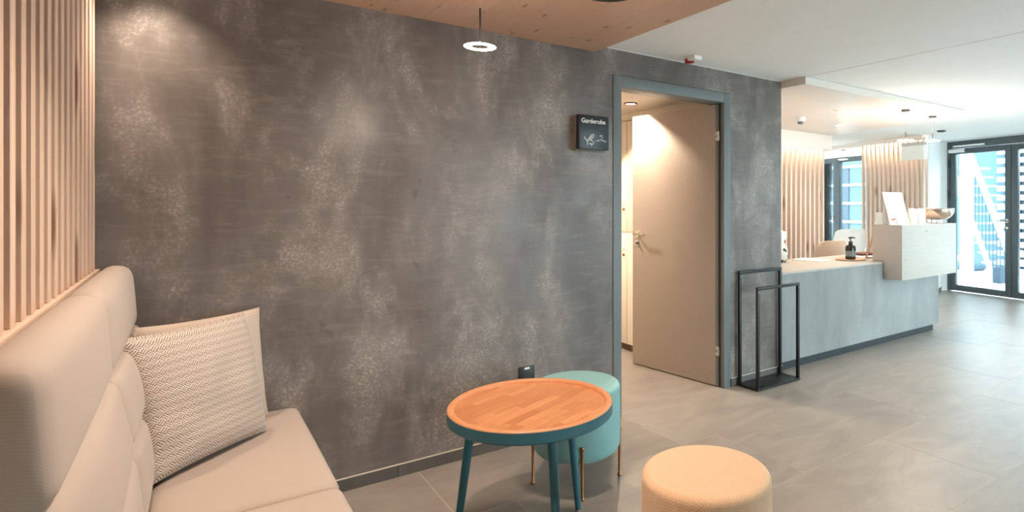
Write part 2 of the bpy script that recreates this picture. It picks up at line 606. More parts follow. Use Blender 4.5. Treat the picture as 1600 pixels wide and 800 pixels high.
# street wall behind the viewer with a wide window
w = MB()
w.box(-0.62, 3.3, FY - 0.12, FY, -0.02, ZW)
w.box(8.45, 9.0, FY - 0.12, FY, -0.02, ZW)
w.box(3.3, 8.45, FY - 0.12, FY, 2.22, ZW)
struct(w.build('wall_front', 'white_paint'))
win3 = sgroup('window_3', (5.9, FY, 0))
for a in (3.3, 4.97, 6.67, 8.37):
    MB().box(a, a + 0.08, FY - 0.1, FY - 0.02, 0.0, 2.22).build('window_frame', 'anthracite', win3)
for a, b in ((0.0, 0.08), (2.14, 2.22)):
    MB().box(3.38, 8.37, FY - 0.1, FY - 0.02, a, b).build('window_frame', 'anthracite', win3)
for a, b in ((3.38, 4.97), (5.05, 6.67), (6.75, 8.37)):
    MB().box(a, b, FY - 0.066, FY - 0.054, 0.08, 2.14).build('pane', 'glass', win3)
# cloakroom and reception niche
w = MB()
w.box(1.55, 1.67, WY + WT, 6.2, -0.02, ZW)
w.box(1.55, 3.80, 6.08, 6.2, -0.02, ZW)
struct(w.build('wall_cloakroom', 'cloak_paint'))
struct(MB().box(3.70, 3.80, WY + WT + 0.001, 6.2, -0.02, ZW - 0.001).build('wall_niche', 'white_paint'))
struct(MB().box(1.67, 3.70, WY + WT, 6.08, 2.20, 2.26).build('ceiling_cloakroom', 'cloak_paint'))
struct(MB().box(3.80, 6.80, 4.86, 4.98, -0.02, ZW - 0.001).build('wall_partition', 'white_paint'))
# facade: solid stretches
w = MB(FM)
w.box(-1.42, -0.002, 0.0, 0.18, -0.05, ZW)
w.box(-4.3, -3.32, 0.0, 0.18, -0.05, ZW)
w.box(5.05, 7.15, 0.0, 0.18, -0.05, ZW)
w.box(-3.32, -1.42, 0.0, 0.18, 2.26, ZW)
struct(w.build('wall_right', 'white_paint'))
struct(MB().box(-0.6, 9.4, 8.5, 8.6, -0.02, ZW).build('wall_far', 'white_paint'))
A2, B2 = Vector((8.50, 5.21)), Vector((8.37, 4.154))
d2 = (B2 - A2).normalized()
n2 = Vector((d2.y, -d2.x))
fp = lambda s, o=0.0: tuple((FM @ Vector((s, o, 0))).xy)
core = [tuple(A2 - n2 * 0.06), tuple(B2 - n2 * 0.06), (9.40, 4.43), fp(-0.002, -0.002), fp(-1.40, -0.002)]
struct(MB().prism(core, -0.02, ZW - 0.001).build('wall_core', 'white_paint'))
dcc = (Vector(core[2]) - Vector(core[1]))
ncc = Vector((dcc.y, -dcc.x)).normalized()
struct(MB().prism([core[1], core[2], tuple(Vector(core[2]) + ncc * 0.01), tuple(Vector(core[1]) + ncc * 0.01)], 0.0, 0.06).build('baseboard_core', 'skirting_tile'))

# ------------------------------------------------------------------ cloakroom door
door = sgroup('door_1', (2.66, WY, 0))
fr_ = MB()
IX0, IX1, IZ = 2.198, 3.128, 2.107
fr_.box(DX0 + 0.003, IX0, WY - 0.006, WY + WT, 0.0, DZ - 0.003)
fr_.box(IX1, DX1 - 0.003, WY - 0.006, WY + WT, 0.0, DZ - 0.003)
fr_.box(IX0, IX1, WY - 0.006, WY + WT, IZ, DZ - 0.003)
fr_.build('door_frame', 'frame_grey', door, bevel=0.002)
MB().box(IX1 - 0.006, IX1, WY + 0.03, WY + 0.042, 0.0, IZ).build('door_seal', 'plastic_dark', door)
h0, h1 = Vector((3.108, 3.115)), Vector((3.000, 3.995))
ld = (h1 - h0).normalized()
ln = Vector((ld.y, -ld.x))               # points to +X, the back of the leaf
LM = Matrix(((ld.x, ln.x, 0, h0.x), (ld.y, ln.y, 0, h0.y), (0, 0, 1, 0), (0, 0, 0, 1)))
L = (h1 - h0).length
leaf = MB(LM).box(0, L, 0, 0.042, 0.008, 2.098).build('door_leaf', 'door_taupe', door, bevel=0.002)
e = MB(LM).box(-0.022, -0.001, 0.004, 0.036, 0.008, 2.098).build('rebate', 'frame_grey', leaf)
hz = 1.105
hb = MB(LM)
hb.tube([(L - 0.06, 0.0, hz), (L - 0.06, -0.05, hz)], 0.0095)
hb.tube([(L - 0.06, -0.05, hz), (L - 0.075, -0.055, hz), (L - 0.19, -0.055, hz)], 0.0095)
hb.build('lever_handle', 'steel', leaf)
hb = MB(LM)
hb.tube([(L - 0.06, 0.001, hz), (L - 0.06, -0.008, hz)], 0.026, 20)
hb.tube([(L - 0.06, 0.001, hz - 0.075), (L - 0.06, -0.008, hz - 0.075)], 0.022, 20)
hb.build('rosette', 'steel', leaf)
kb = MB(LM)
kb.box(L - 0.064, L - 0.056, -0.03, -0.008, hz - 0.085, hz - 0.065)
ring = [(L - 0.06 + 0.016 * math.sin(a * PI / 8), -0.028, hz - 0.10 + 0.016 * math.cos(a * PI / 8)) for a in range(17)]
kb.tube(ring, 0.0022, 6)
kb.build('key', 'steel', leaf)
for z in (1.862, 0.267):
    hg = MB()
    hg.tube([(3.122, 3.098, z - 0.035), (3.122, 3.098, z + 0.035)], 0.010, 12)
    hg.box(3.110, 3.127, 3.096, 3.125, z - 0.033, z - 0.008)
    hg.box(3.110, 3.127, 3.096, 3.125, z + 0.008, z + 0.033)
    hg.build('hinge', 'steel', door)

# ------------------------------------------------------------------ glazed entrance, windows in the facade
def leaf_frame(mb, s0, s1, z0, z1, st, o0, o1, zb=None, zt=None):
    zb = zb or st
    zt = zt or st
    mb.box(s0, s0 + st, o0, o1, z0, z1)
    mb.box(s1 - st, s1, o0, o1, z0, z1)
    mb.box(s0 + st, s1 - st, o0, o1, z0, z0 + zb)
    mb.box(s0 + st, s1 - st, o0, o1, z1 - zt, z1)
dr = sgroup('door_2', FM @ Vector((0.98, 0, 0)))
f_ = MB(FM)
f_.box(0.0, 0.035, 0.0, 0.09, 0.0, ZW - 0.002)
f_.box(1.93, 1.965, 0.0, 0.09, 0.0, ZW - 0.002)
f_.box(0.035, 1.93, 0.0, 0.09, 2.24, ZW - 0.002)
f_.build('door_frame', 'anthracite', dr)
for s0, s1 in ((0.04, 0.972), (0.980, 1.925)):
    f_ = MB(FM)
    leaf_frame(f_, s0, s1, 0.012, 2.232, 0.085, 0.012, 0.078, 0.088, 0.085)
    lf = f_.build('door_leaf', 'anthracite', dr, bevel=0.003)
    MB(FM).box(s0 + 0.08, s1 - 0.08, 0.040, 0.050, 0.095, 2.152).build('pane', 'glass', lf)
    if s0 < 0.5:
        hb = MB(FM)
        hb.tube([(0.925, 0.012, 1.12), (0.925, -0.05, 1.12), (0.91, -0.056, 1.12), (0.80, -0.056, 1.12)], 0.010)
        hb.build('lever_handle', 'steel', lf)
        hb = MB(FM)
        hb.tube([(0.925, 0.013, 1.12), (0.925, 0.0, 1.12)], 0.028, 20)
        hb.tube([(0.925, 0.013, 1.02), (0.925, 0.0, 1.02)], 0.018, 20)
        hb.build('rosette', 'steel', lf)
        cb = MB(FM)
        cb.box(0.05, 0.31, -0.05, 0.012, 2.165, 2.218)
        cl = cb.build('door_closer', 'plastic_white', lf, bevel=0.004)
        MB(FM).box(0.31, 0.36, -0.04, 0.012, 2.167, 2.216).build('closer_cap', 'anthracite', lf)
        MB(FM).box(0.118, 0.60, -0.035, 0.0, 2.252, 2.276).build('guide_rail', 'plastic_white', dr)
        for z in (0.3, 1.45, 1.95):
            MB(FM).tube([(0.036, -0.006, z), (0.036, -0.006, z + 0.13)], 0.011).build('hinge', 'black_metal', dr)
w1 = sgroup('window_added', FM @ Vector((3.5, 0, 0)))  # unseen glazing right of the entrance, added to let in more daylight
for s0, s1 in ((1.97, 3.5), (3.5, 5.04)):
    f_ = MB(FM)
    leaf_frame(f_, s0, s1, 0.0, ZW - 0.002, 0.07, 0.0, 0.09)
    f_.build('window_frame', 'anthracite', w1)
    MB(FM).box(s0 + 0.06, s1 - 0.06, 0.040, 0.050, 0.06, ZW - 0.06).build('pane', 'glass', w1)
w2 = sgroup('window_2', FM @ Vector((-2.3, 0, 0)))
for s0, s1 in ((-3.31, -2.29), (-2.288, -1.43)):
    f_ = MB(FM)
    leaf_frame(f_, s0, s1, 0.0, 2.255, 0.072, 0.0, 0.09, 0.10, 0.085)
    fo = f_.build('window_frame', 'anthracite', w2)
    MB(FM).box(s0 + 0.065, s1 - 0.065, 0.040, 0.050, 0.09, 2.18).build('pane', 'glass', fo)
hb = MB(FM)
hb.tube([(-2.33, 0.0, 1.12), (-2.33, -0.05, 1.12), (-2.33, -0.052, 1.02)], 0.009)
hb.build('window_handle', 'steel', w2)

# ------------------------------------------------------------------ slat screens
def slat_mesh(wx, wy, h, bev=0.0015):
    return MB().box(-wx / 2, wx / 2, -wy / 2, wy / 2, 0, h).mesh('slat', (0, 0, 0), bev, 1)
sc = thing('slat_screen', 'pale spruce slat screen with timber sill rising behind the beige bench', 'slat screen', (-0.36, 1.6, 1.075))
MB().box(-0.495, -0.266, 0.2, WY - 0.003, 1.076, 1.105).build('sill', 'wood_sill', sc, bevel=0.001)
sm = slat_mesh(0.07, 0.041, ZB - 1.106)
for k in range(-14, 14):
    y = 1.669 + 0.0985 * k + 0.0205
    link('slat', sm, 'wood_slat', sc, (-0.310, y, 1.1055))

def led(name, loc, rot, length, power):
    o = area(name, loc, rot, length, 0.02, power, WARM)
    return o
sc1 = thing('slat_screen', 'lit slat screen with deep pale timber valance behind the reception desk', 'slat screen', (5.3, 4.8, 0))
MB().box(3.81, 6.87, 4.675, 4.70, 2.10, 2.286).build('valance', 'wood_canopy', sc1, bevel=0.001)
MB().box(3.81, 6.80, 4.835, 4.858, 0.0, 2.28).build('backing_panel', 'wood_canopy', sc1)
sm1 = slat_mesh(0.032, 0.05, 2.27)
k = 0
x = 6.782
while x > 4.75:
    link('slat', sm1, 'daylit_slat', sc1, (x, 4.775, 0.002))
    x -= 0.098
MB().box(3.9, 6.80, 4.81, 4.83, 2.17, 2.18).build('light_strip', 'led_warm', sc1)
led('strip_light_reception', (5.6, 4.818, 2.165), (0, 0, 0), 2.4, 15)

sc2 = thing('slat_screen', 'lit slat screen beside the glazed entrance door behind the counter box', 'slat screen', (8.45, 4.7, 0))
ang2 = math.atan2(d2.y, d2.x)
SM2 = Matrix(((d2.x, n2.x, 0, A2.x), (d2.y, n2.y, 0, A2.y), (0, 0, 1, 0), (0, 0, 0, 1)))
L2 = (B2 - A2).length
MB(SM2).box(-0.02, L2 + 0.02, 0.10, 0.125, 2.275, ZW - 0.002).build('valance', 'wood_canopy', sc2)
MB(SM2).box(0, L2, -0.058, -0.04, 0.0, 2.34).build('backing_panel', 'wood_canopy', sc2)
sm2 = slat_mesh(0.028, 0.05, 2.33)
for k in range(14):
    p = SM2 @ Vector((0.017 + k * (L2 - 0.034) / 13, 0.03, 0.002))
    link('slat', sm2, 'daylit_slat', sc2, p, ang2)
MB(SM2).box(0.0, L2, -0.035, -0.015, 2.30, 2.31).build('light_strip', 'led_warm', sc2)
p = SM2 @ Vector((L2 / 2, -0.018, 2.295))
led('strip_light_entrance', p, (0, 0, ang2), L2, 9)
# slim timber edge running towards the rear window
b0, b1 = Vector((8.44, 5.16)), Vector((9.15, 7.05))
bd = (b1 - b0).normalized()
bn = Vector((bd.y, -bd.x))
struct(MB().prism([tuple(b0), tuple(b1), tuple(b1 + bn * 0.06), tuple(b0 + bn * 0.06)], 2.285, ZW - 0.001).build('trim_3', 'wood_canopy'))

# ------------------------------------------------------------------ reception canopy
struct(MB().prism([(WX1, 2.815), (6.42, 2.79), (6.86, 4.672), (3.81, 4.672), (3.81, WY + WT + 0.01), (WX1 + 0.001, WY + WT + 0.01)], 2.288, ZW - 0.001).build('ceiling_canopy', 'wood_canopy'))

# ------------------------------------------------------------------ bench
def cushion(x0, x1, y0, y1, z0, z1, r, bulge=(0, 0, 0), n=14, shear=0.0, name=None):
    """rounded, slightly puffed block; uv in metres"""
    lo, hi = Vector((x0, y0, z0)), Vector((x1, y1, z1))
    mid = (lo + hi) / 2
    hf = (hi - lo) / 2
    bm = bmesh.new()
    bmesh.ops.create_cube(bm, size=2)
    bmesh.ops.subdivide_edges(bm, edges=bm.edges[:], cuts=n, use_grid_fill=True)
    rr = min(r, *(0.999 * h for h in hf))
    q = lambda t_: math.copysign(abs(t_) ** 0.75, t_) if abs(t_) < 1 else t_
    uv = []
    for v_ in bm.verts:
        a = [max(-1, min(1, v_.co[i])) for i in range(3)]
        p = Vector([a[i] * hf[i] for i in range(3)])
        # crowd the grid towards the edges
        for i in range(3):
            if abs(a[i]) < 0.9999:
                t_ = math.sin(a[i] * PI / 2)
                p[i] = (0.35 * a[i] + 0.65 * t_) * hf[i]
        inn = Vector([max(-(hf[i] - rr), min(hf[i] - rr, p[i])) for i in range(3)])
        dlt = p - inn
        if dlt.length > 1e-6:
            p = inn + dlt.normalized() * rr
        b = [p[i] / hf[i] for i in range(3)]
        for i in range(3):
            j, k_ = (i + 1) % 3, (i + 2) % 3
            wgt = max(0, 1 - b[j] ** 2) * max(0, 1 - b[k_] ** 2)
            p[i] += math.copysign(bulge[i] * wgt, b[i]) * min(1, abs(b[i]) * 1.2)
        p.x += shear * (p.z)
        v_.co = mid + p
    mb = MB()
    vs_ = [tuple(v_.co) for v_ in bm.verts]
    bm.verts.index_update()
    fs = [tuple(v_.index for v_ in f.verts) for f in bm.faces]
    big = hf.x
    uvs = [(c_[1] + c_[0], c_[2] - c_[0]) for c_ in vs_]
    mb.add(vs_, fs, uvs)
    bm.free()
    return mb
bench = thing('upholstered_bench', 'beige upholstered wall bench with high padded back in the corner', 'bench', (0.05, 2.1, 0))
MB().box(-0.30, 0.30, 1.26, 3.0, 0.0, 0.26).build('base', 'plastic_dark', bench)
for y0, y1 in ((1.215, 2.095), (2.100, 3.035)):
    cushion(-0.10, 0.395, y0, y1, 0.26, 0.452, 0.035, (0.004, 0.0, 0.006)).build('seat_cushion', 'bench_fabric', bench, smooth=80)
    cushion(-0.235, -0.098, y0, y1, 0.452, 0.682, 0.035, (0.014, 0, 0), shear=-0.10).build('lower_back_cushion', 'bench_fabric', bench, smooth=80)
    cushion(-0.262, -0.128, y0, y1, 0.682, 0.892, 0.035, (0.014, 0, 0), shear=-0.20).build('upper_back_cushion', 'bench_fabric', bench, smooth=80)
    cushion(-0.256, -0.160, y0, y1, 0.880, 1.121, 0.046, (0.006, 0, 0.002), shear=-0.07).build('headrest', 'bench_fabric', bench, smooth=80)
MB().box(-0.31, -0.20, 1.225, 3.03, 0.0, 1.06).build('back_board', 'bench_fabric', bench)
# ------------------------------------------------------------------ cushions on the bench
def pillow(name, label, bl, ex, tilt, size, thick, mat, seed, group):
    ex = Vector(ex).normalized()
    nn = Vector((ex.y, -ex.x, 0))           # towards the viewer
    up = Vector((0, 0, 1)) * math.cos(tilt) - nn * math.sin(tilt)
    nz = up.cross(ex) * -1
    if nz.dot(nn) < 0:
        nz = -nz
    rnd = random.Random(seed)
    ph = [rnd.uniform(0, 6) for _ in range(6)]
    N = 36
    mb = MB()
    for side in (1, -1):
        vs_, fs, uvs = [], [], []
        for j in range(N + 1):
            for i in range(N + 1):
                u, v_ = i / N * 2 - 1, j / N * 2 - 1
                pin = 1 - 0.045 * (1 - abs(u) ** 2.2) * abs(v_) ** 3
                pin2 = 1 - 0.045 * (1 - abs(v_) ** 2.2) * abs(u) ** 3
                a = u * pin2 * size / 2
                b = v_ * pin * size / 2
                h = (max(0, 1 - abs(u) ** 2.6) * max(0, 1 - abs(v_) ** 2.6)) ** 0.48
                wr = 0.010 * math.sin(9 * v_ + 2.5 * u + ph[0]) * (1 - abs(v_)) * max(0, -v_ + 0.3) \
                    + 0.006 * math.sin(7 * u - 4 * v_ + ph[1]) * (1 - u * u) * (1 - v_ * v_) \
                    + 0.009 * math.sin(13 * (v_ - 0.4 * u) + ph[2]) * max(0, -u) * max(0, -v_ + 0.2) * 1.5
                hh = side * (h * thick / 2 + (wr * h if side == 1 else 0))
                p = Vector(bl) + ex * (a + size / 2) + up * (b + size / 2) + nz * hh
                vs_.append(tuple(p))
                uvs.append(((u + 1) / 2 * 0.9, (v_ + 1) / 2 * 0.9))
        for j in range(N):
            for i in range(N):
                q = (j * (N + 1) + i, j * (N + 1) + i + 1, (j + 1) * (N + 1) + i + 1, (j + 1) * (N + 1) + i)
                fs.append(q if side == 1 else q[::-1])
        mb.add(vs_, fs, uvs)
    o = mb.build(name, mat, smooth=80, org=(bl[0], bl[1], bl[2]))
    return tag(o, label, 'cushion', group)
pillow('throw_pillow', 'front woven cream throw pillow with brown diagonal basket pattern on bench', (-0.098, 2.405, 0.462), (0.73, 0.683, 0), math.radians(13), 0.475, 0.15, 'pillow_fabric', 3, 'pillows on the bench')
pillow('throw_pillow', 'finely woven beige throw pillow half hidden behind the patterned one', (-0.12, 2.70, 0.462), (0.86, 0.51, 0), math.radians(7), 0.455, 0.10, 'pillow_fabric_fine', 9, 'pillows on the bench')

# ------------------------------------------------------------------ round tray table
TC, TZ, TR = Vector((1.083, 2.111)), 0.57, 0.3215
tab = thing('tray_table', 'round teal tray table with butcher block wooden top and three splayed legs', 'table', (TC.x, TC.y, 0))
MB().lathe([(TR - 0.028, TZ - 0.013), (TR - 0.027, TZ - 0.002), (TR - 0.022, TZ + 0.001), (TR - 0.006, TZ + 0.001), (TR - 0.001, TZ - 0.003), (TR - 0.001, TZ - 0.008)], TC, 96, False).build('wooden_lip', 'wood_rim', tab, smooth=60)
MB().lathe([(0.0, TZ - 0.052), (TR - 0.03, TZ - 0.052), (TR - 0.008, TZ - 0.049), (TR, TZ - 0.042), (TR, TZ - 0.004), (TR - 0.004, TZ - 0.004), (TR - 0.029, TZ - 0.018), (0.0, TZ - 0.018)], TC, 96, False).build('rim', 'table_blue', tab, smooth=40)
sa = math.atan2(0.109, 0.252)
ux, uy = Vector((math.cos(sa), math.sin(sa))), Vector((-math.sin(sa), math.cos(sa)))
RI = TR - 0.0275
circ = [(RI * math.cos(2 * PI * k / 64), RI * math.sin(2 * PI * k / 64)) for k in range(64)]
rw = 0.043
rs = random.Random(11)
for r in range(-7, 7):
    v0, v1 = r * rw, (r + 1) * rw
    if v0 > RI or v1 < -RI:
        continue
    x = -RI - rs.random() * 0.15
    while x < RI:
        ln_ = rs.uniform(0.10, 0.21)
        pts = [(x + 0.0002, v0 + 0.0002), (x + ln_ - 0.0002, v0 + 0.0002), (x + ln_ - 0.0002, v1 - 0.0002), (x + 0.0002, v1 - 0.0002)]
        x += ln_
        for k in range(64):
            if not pts:
                break
            a, b = circ[k], circ[(k + 1) % 64]
            pts = clip_poly(pts, a[0], a[1], b[1] - a[1], -(b[0] - a[0]))
        if len(pts) < 3:
            continue
        ar = abs(sum(pts[i][0] * pts[(i + 1) % len(pts)][1] - pts[(i + 1) % len(pts)][0] * pts[i][1] for i in range(len(pts)))) / 2
        if ar < 2e-5:
            continue
        cx, cy = sum(p[0] for p in pts) / len(pts), sum(p[1] for p in pts) / len(pts)
        me = MB().prism([(p[0] - cx, p[1] - cy) for p in pts], 0, 0.006).mesh('stave', (0, 0, 0))
        wc = TC + ux * cx + uy * cy
        link('stave', me, 'wood_stave', tab, (wc.x, wc.y, TZ - 0.018), sa)
for k in range(3):
    a = math.radians(21 + 120 * k)
    dv = Vector((math.cos(a), math.sin(a), 0))
    c3 = Vector((TC.x, TC.y, 0))
    top, bot = c3 + dv * 0.235 + Vector((0, 0, TZ - 0.05)), c3 + dv * 0.303 + Vector((0, 0, 0.016))
    lg = MB().tube([top, top.lerp(bot, 0.5), bot], [0.0185, 0.0165, 0.0135], 20).build('leg', 'table_blue', tab, smooth=60)
    MB().lathe([(0.006, 0.0165), (0.006, 0.010), (0.013, 0.009), (0.014, 0.003), (0.012, 0.0)], (bot.x, bot.y), 20).build('glide_foot', 'steel', lg)

# ------------------------------------------------------------------ ottomans
def ottoman(loc, rot, mat, label):
    R, H, Z0 = 0.212, 0.482, 0.15
    t_ = thing('ottoman', label, 'ottoman', (0, 0, 0), 'cylindrical ottomans with brass legs')
    prof = [(0, Z0), (0.06, Z0), (R - 0.05, Z0)]
    for k in range(1, 8):
        a = k / 7 * PI / 2
        prof.append((R - 0.045 + 0.045 * math.sin(a), Z0 + 0.045 - 0.045 * math.cos(a)))
    for k in range(1, 7):
        prof.append((R + 0.001 * math.sin(k / 7 * PI), Z0 + 0.045 + (H - Z0 - 0.07) * k / 7))
    for k in range(0, 8):
        a = k / 7 * PI / 2
        prof.append((R - 0.026 + 0.026 * math.cos(a), H - 0.026 + 0.026 * math.sin(a)))
    nt = len(prof)
    for r_ in (0.75, 0.5, 0.25):
        prof.append(((R - 0.026) * r_, H + 0.003 * (1 - r_)))
    prof.append((0.0, H + 0.003))
    n = 72
    vs_, uvs, fs = [], [], []
    m = len(prof)
    for i in range(n + 1):
        a = 2 * PI * i / n
        sacc = 0
        for k, (r_, z) in enumerate(prof):
            vs_.append((r_ * math.cos(a), r_ * math.sin(a), z))
            uvs.append((a * R, z))
    mb = MB()
    cut = nt - 2
    for i in range(n):
        for k in range(m - 1):
            if k >= cut:
                continue
            fs.append((i * m + k, (i + 1) * m + k, (i + 1) * m + k + 1, i * m + k + 1))
    mb.add(vs_, fs, uvs)
    vs2, uv2, fs2 = [], [], []
    pr2 = prof[cut:]
    m2 = len(pr2)
    for i in range(n + 1):
        a = 2 * PI * i / n
        for r_, z in pr2:
            vs2.append((r_ * math.cos(a), r_ * math.sin(a), z))
            uv2.append((r_ * math.cos(a), r_ * math.sin(a)))
    for i in range(n):
        for k in range(m2 - 1):
            fs2.append((i * m2 + k, (i + 1) * m2 + k, (i + 1) * m2 + k + 1, i * m2 + k + 1))
    mb.add(vs2, fs2, uv2)
    mb.build('padded_body', mat, t_, smooth=80)
    for k in range(4):
        a = math.radians(rot + 90 * k)
        c_ = (0.213 * math.cos(a), 0.213 * math.sin(a))
        MB().lathe([(0.0, 0.0), (0.008, 0.0), (0.0115, 0.003), (0.0115, 0.008), (0.0075, 0.012), (0.007, 0.013), (0.007, 0.225), (0.0098, 0.227), (0.0105, 0.235), (0.0075, 0.243), (0.0, 0.245)], c_, 16).build('leg', 'brass', t_, smooth=50)
    t_.location = loc
    return t_
ottoman((1.518, 2.478, 0), -25, 'teal_fabric', 'turquoise woven cylindrical ottoman with brass legs behind the tray table')
ottoman((1.352, 1.398, 0), 10, 'peach_fabric', 'peach woven cylindrical ottoman in the foreground on the tiled floor')

# ------------------------------------------------------------------ black frame stand
st = thing('frame_stand', 'black metal stand of two upright frames on a flat base by the wall', 'stand', (3.5, 2.94, 0))
MB().box(3.262, 3.752, 2.838, 3.036, 0.002, 0.016).build('base_plate', 'black_metal', st, bevel=0.001)
def portal_frame(y, x0, x1, h):
    q = 0.022
    fo = MB()
    fo.box(x0, x0 + q, y, y + q, 0.016, h - q)
    fo.box(x1 - q, x1, y, y + q, 0.016, h - q)
    fo.box(x0, x1, y, y + q, h - q, h)
    o = fo.build('upright_frame', 'black_metal', st, bevel=0.002)
    for xx in (x0 + q / 2, x1 - q / 2):
        MB().tube([(xx, y + 0.0005, h - q - 0.012), (xx, y - 0.0015, h - q - 0.012)], 0.004, 10).build('screw', 'steel', o)
portal_frame(3.013, 3.262, 3.750, 0.855)
portal_frame(2.840, 3.266, 3.750, 0.752)

# ------------------------------------------------------------------ wall sign, socket
sg = thing('wall_sign', 'black square cloakroom sign on wooden backing beside the door', 'sign', (1.95, 3.03, 1.68))
MB().box(1.846, 2.052, 3.022, WY, 1.679, 1.888).build('backing_board', 'sign_wood', sg, bevel=0.001)
MB().box(1.843, 2.057, 2.985, 3.020, 1.687, 1.892).build('sign_plate', 'sign_black', sg, bevel=0.001)
cu = bpy.data.curves.new('lettering', 'FONT')
cu.body = 'Garderobe'
cu.size = 0.0365
cu.extrude = 0.0006
cu.offset = 0.0004
cu.resolution_u = 3
to = bpy.data.objects.new('lettering_tmp', cu)
col.objects.link(to)
bpy.context.view_layer.update()
me = bpy.data.meshes.new_from_object(to.evaluated_get(bpy.context.evaluated_depsgraph_get()))
bpy.data.objects.remove(to)
xs = [v_.co.x for v_ in me.vertices]
k = 0.172 / (max(xs) - min(xs))
x0 = min(xs)
for v_ in me.vertices:
    a, b, c_ = v_.co
    v_.co = ((a - x0) * k, -c_, b * k)
lt = link('lettering', me, 'print_white', sg, (1.860, 2.9843, 1.8445))
def strokes(name, lines, r=0.0022):
    mb = MB()
    for ln_ in lines:
        mb.tube([(x_, 2.9845, z_) for x_, z_ in ln_], r, 6)
    return mb.build(name, 'print_white', sg)
strokes('hanger_symbol', [[(1.965, 1.738), (2.002, 1.748), (2.038, 1.738)], [(2.002, 1.748), (2.002, 1.757), (2.009, 1.763), (2.010, 1.771), (2.003, 1.777), (1.995, 1.773), (1.994, 1.767)]])
strokes('coat_symbol', [[(1.884, 1.760), (1.878, 1.756), (1.903, 1.733), (1.903, 1.711)], [(1.903, 1.733), (1.889, 1.748)],
                        [(1.906, 1.742), (1.930, 1.774), (1.943, 1.779), (1.949, 1.769), (1.944, 1.760), (1.922, 1.744), (1.912, 1.740), (1.906, 1.742)],
                        [(1.918, 1.752), (1.938, 1.768)], [(1.922, 1.744), (1.938, 1.737), (1.948, 1.724), (1.940, 1.717), (1.924, 1.722), (1.914, 1.718)], [(1.934, 1.709), (1.924, 1.722)]])
so = thing('wall_socket', 'black wall power socket with white label above the skirting', 'socket', (1.53, WY, 0.35))
MB().box(1.482, 1.579, WY - 0.011, WY, 0.342, 0.432).build('cover_plate', 'plastic_dark', so, bevel=0.002)
sk = MB()
sk.m = Matrix(((1, 0, 0, 1.530), (0, 0, 1, 0), (0, -1, 0, 0.383), (0, 0, 0, 1)))
sk.lathe([(0.026, WY - 0.0118), (0.026, WY - 0.0105), (0.022, WY - 0.0105), (0.021, WY - 0.0115)], (0, 0), 28, True)
sk.build('socket_face', 'pen_dark', so)
MB().box(1.515, 1.545, WY - 0.0122, WY - 0.011, 0.416, 0.427).build('label_sticker', 'print_white', so)

# ------------------------------------------------------------------ ceiling fittings
def ring_mesh(mb, c_, R, r, n=40, m=14, flat=1.0):
    vs_, fs = [], []
    for i in range(n):
        a = 2 * PI * i / n
        for j in range(m):
            b = 2 * PI * j / m
            q = R + r * math.cos(b)
            vs_.append((c_[0] + q * math.cos(a), c_[1] + q * math.sin(a), c_[2] + r * flat * math.sin(b)))
    for i in range(n):
        for j in range(m):
            fs.append((i * m + j, ((i + 1) % n) * m + j, ((i + 1) % n) * m + (j + 1) % m, i * m + (j + 1) % m))
    mb.add(vs_, fs)
    return mb
def pendant(x, y, z, zc, R, r, rod, power, label, mat='lamp_warm', light=WARM2):
    t_ = thing('pendant_lamp', label, 'lamp', (x, y, z), 'ring pendant lamps')
    ring_mesh(MB(), (x, y, z), R, r, flat=0.16).build('light_ring', mat, t_, smooth=180)
    b_ = MB()
    b_.tube([(x - R, y, z + r * 0.2), (x, y, z + r * 1.0), (x + R, y, z + r * 0.2)], 0.0018, 6)
    b_.tube([(x, y, z + r * 1.4), (x, y, z + r + rod)], 0.0036, 8)
    b_.build('stem', 'pen_dark', t_)
    MB().tube([(x, y, z + r + rod), (x, y, zc)], 0.0016, 6).build('cable', 'sealant', t_)
    MB().lathe([(0.0, zc - 0.018), (0.036, zc - 0.018), (0.04, zc - 0.014), (0.04, zc)], (x, y), 24).build('canopy', 'plastic_dark', t_)
    if power:
        point('pendant_light', (x, y, z - 0.06), power, light, 0.05, t_)
    return t_
pendant(0.834, 2.025, 1.920, ZB, 0.0435, 0.0135, 0.125, 10, 'small glowing ring pendant hanging over the tray table')
pendant(5.590, 2.976, 1.988, 2.287, 0.055, 0.020, 0.06, 20, 'bright ring pendant over the left end of the counter box', 'lamp_white')
pendant(6.212, 3.015, 2.027, 2.287, 0.055, 0.020, 0.06, 20, 'bright ring pendant over the right end of the counter box', 'lamp_white')
pendant(9.284, 6.10, 2.168, ZW - 0.001, 0.062, 0.018, 0.04, 4, 'distant ring pendant in front of the rear window')

def downlight(x, y, z, R, power, label, rim='plastic_dark', size=110, blend=0.6, target=None, colr=WARM, h=0.012, group=None):
    t_ = thing('ceiling_downlight', label, 'downlight', (x, y, z), group)
    MB().lathe([(R * 0.80, z), (R * 0.80, z - h * 0.5), (R * 0.86, z - h), (R * 0.97, z - h), (R, z - h * 0.6), (R, z)], (x, y), 40, False).build('rim', rim, t_)
    MB().lathe([(0, z - h * 0.45), (R * 0.80, z - h * 0.45), (R * 0.80, z)], (x, y), 32, False).build('diffuser', 'lamp_warm', t_)
    if power:
        spot('downlight_beam', (x, y, z - h - 0.006), power, size, blend, colr, t_, target or (x, y, 0), R * 0.7)
    return t_
downlight(1.457, 2.118, ZB, 0.145, 52, 'large black rimmed round lamp on the timber ceiling', h=0.012, size=160, blend=1.0)
downlight(-0.10, 2.88, ZB, 0.045, 32, 'small black rimmed spotlight near the corner of plastered wall and slats', size=110, blend=1.0)
downlight(0.52, 1.62, ZB, 0.045, 84, 'small black rimmed spotlight above the bench', size=125, blend=0.7)
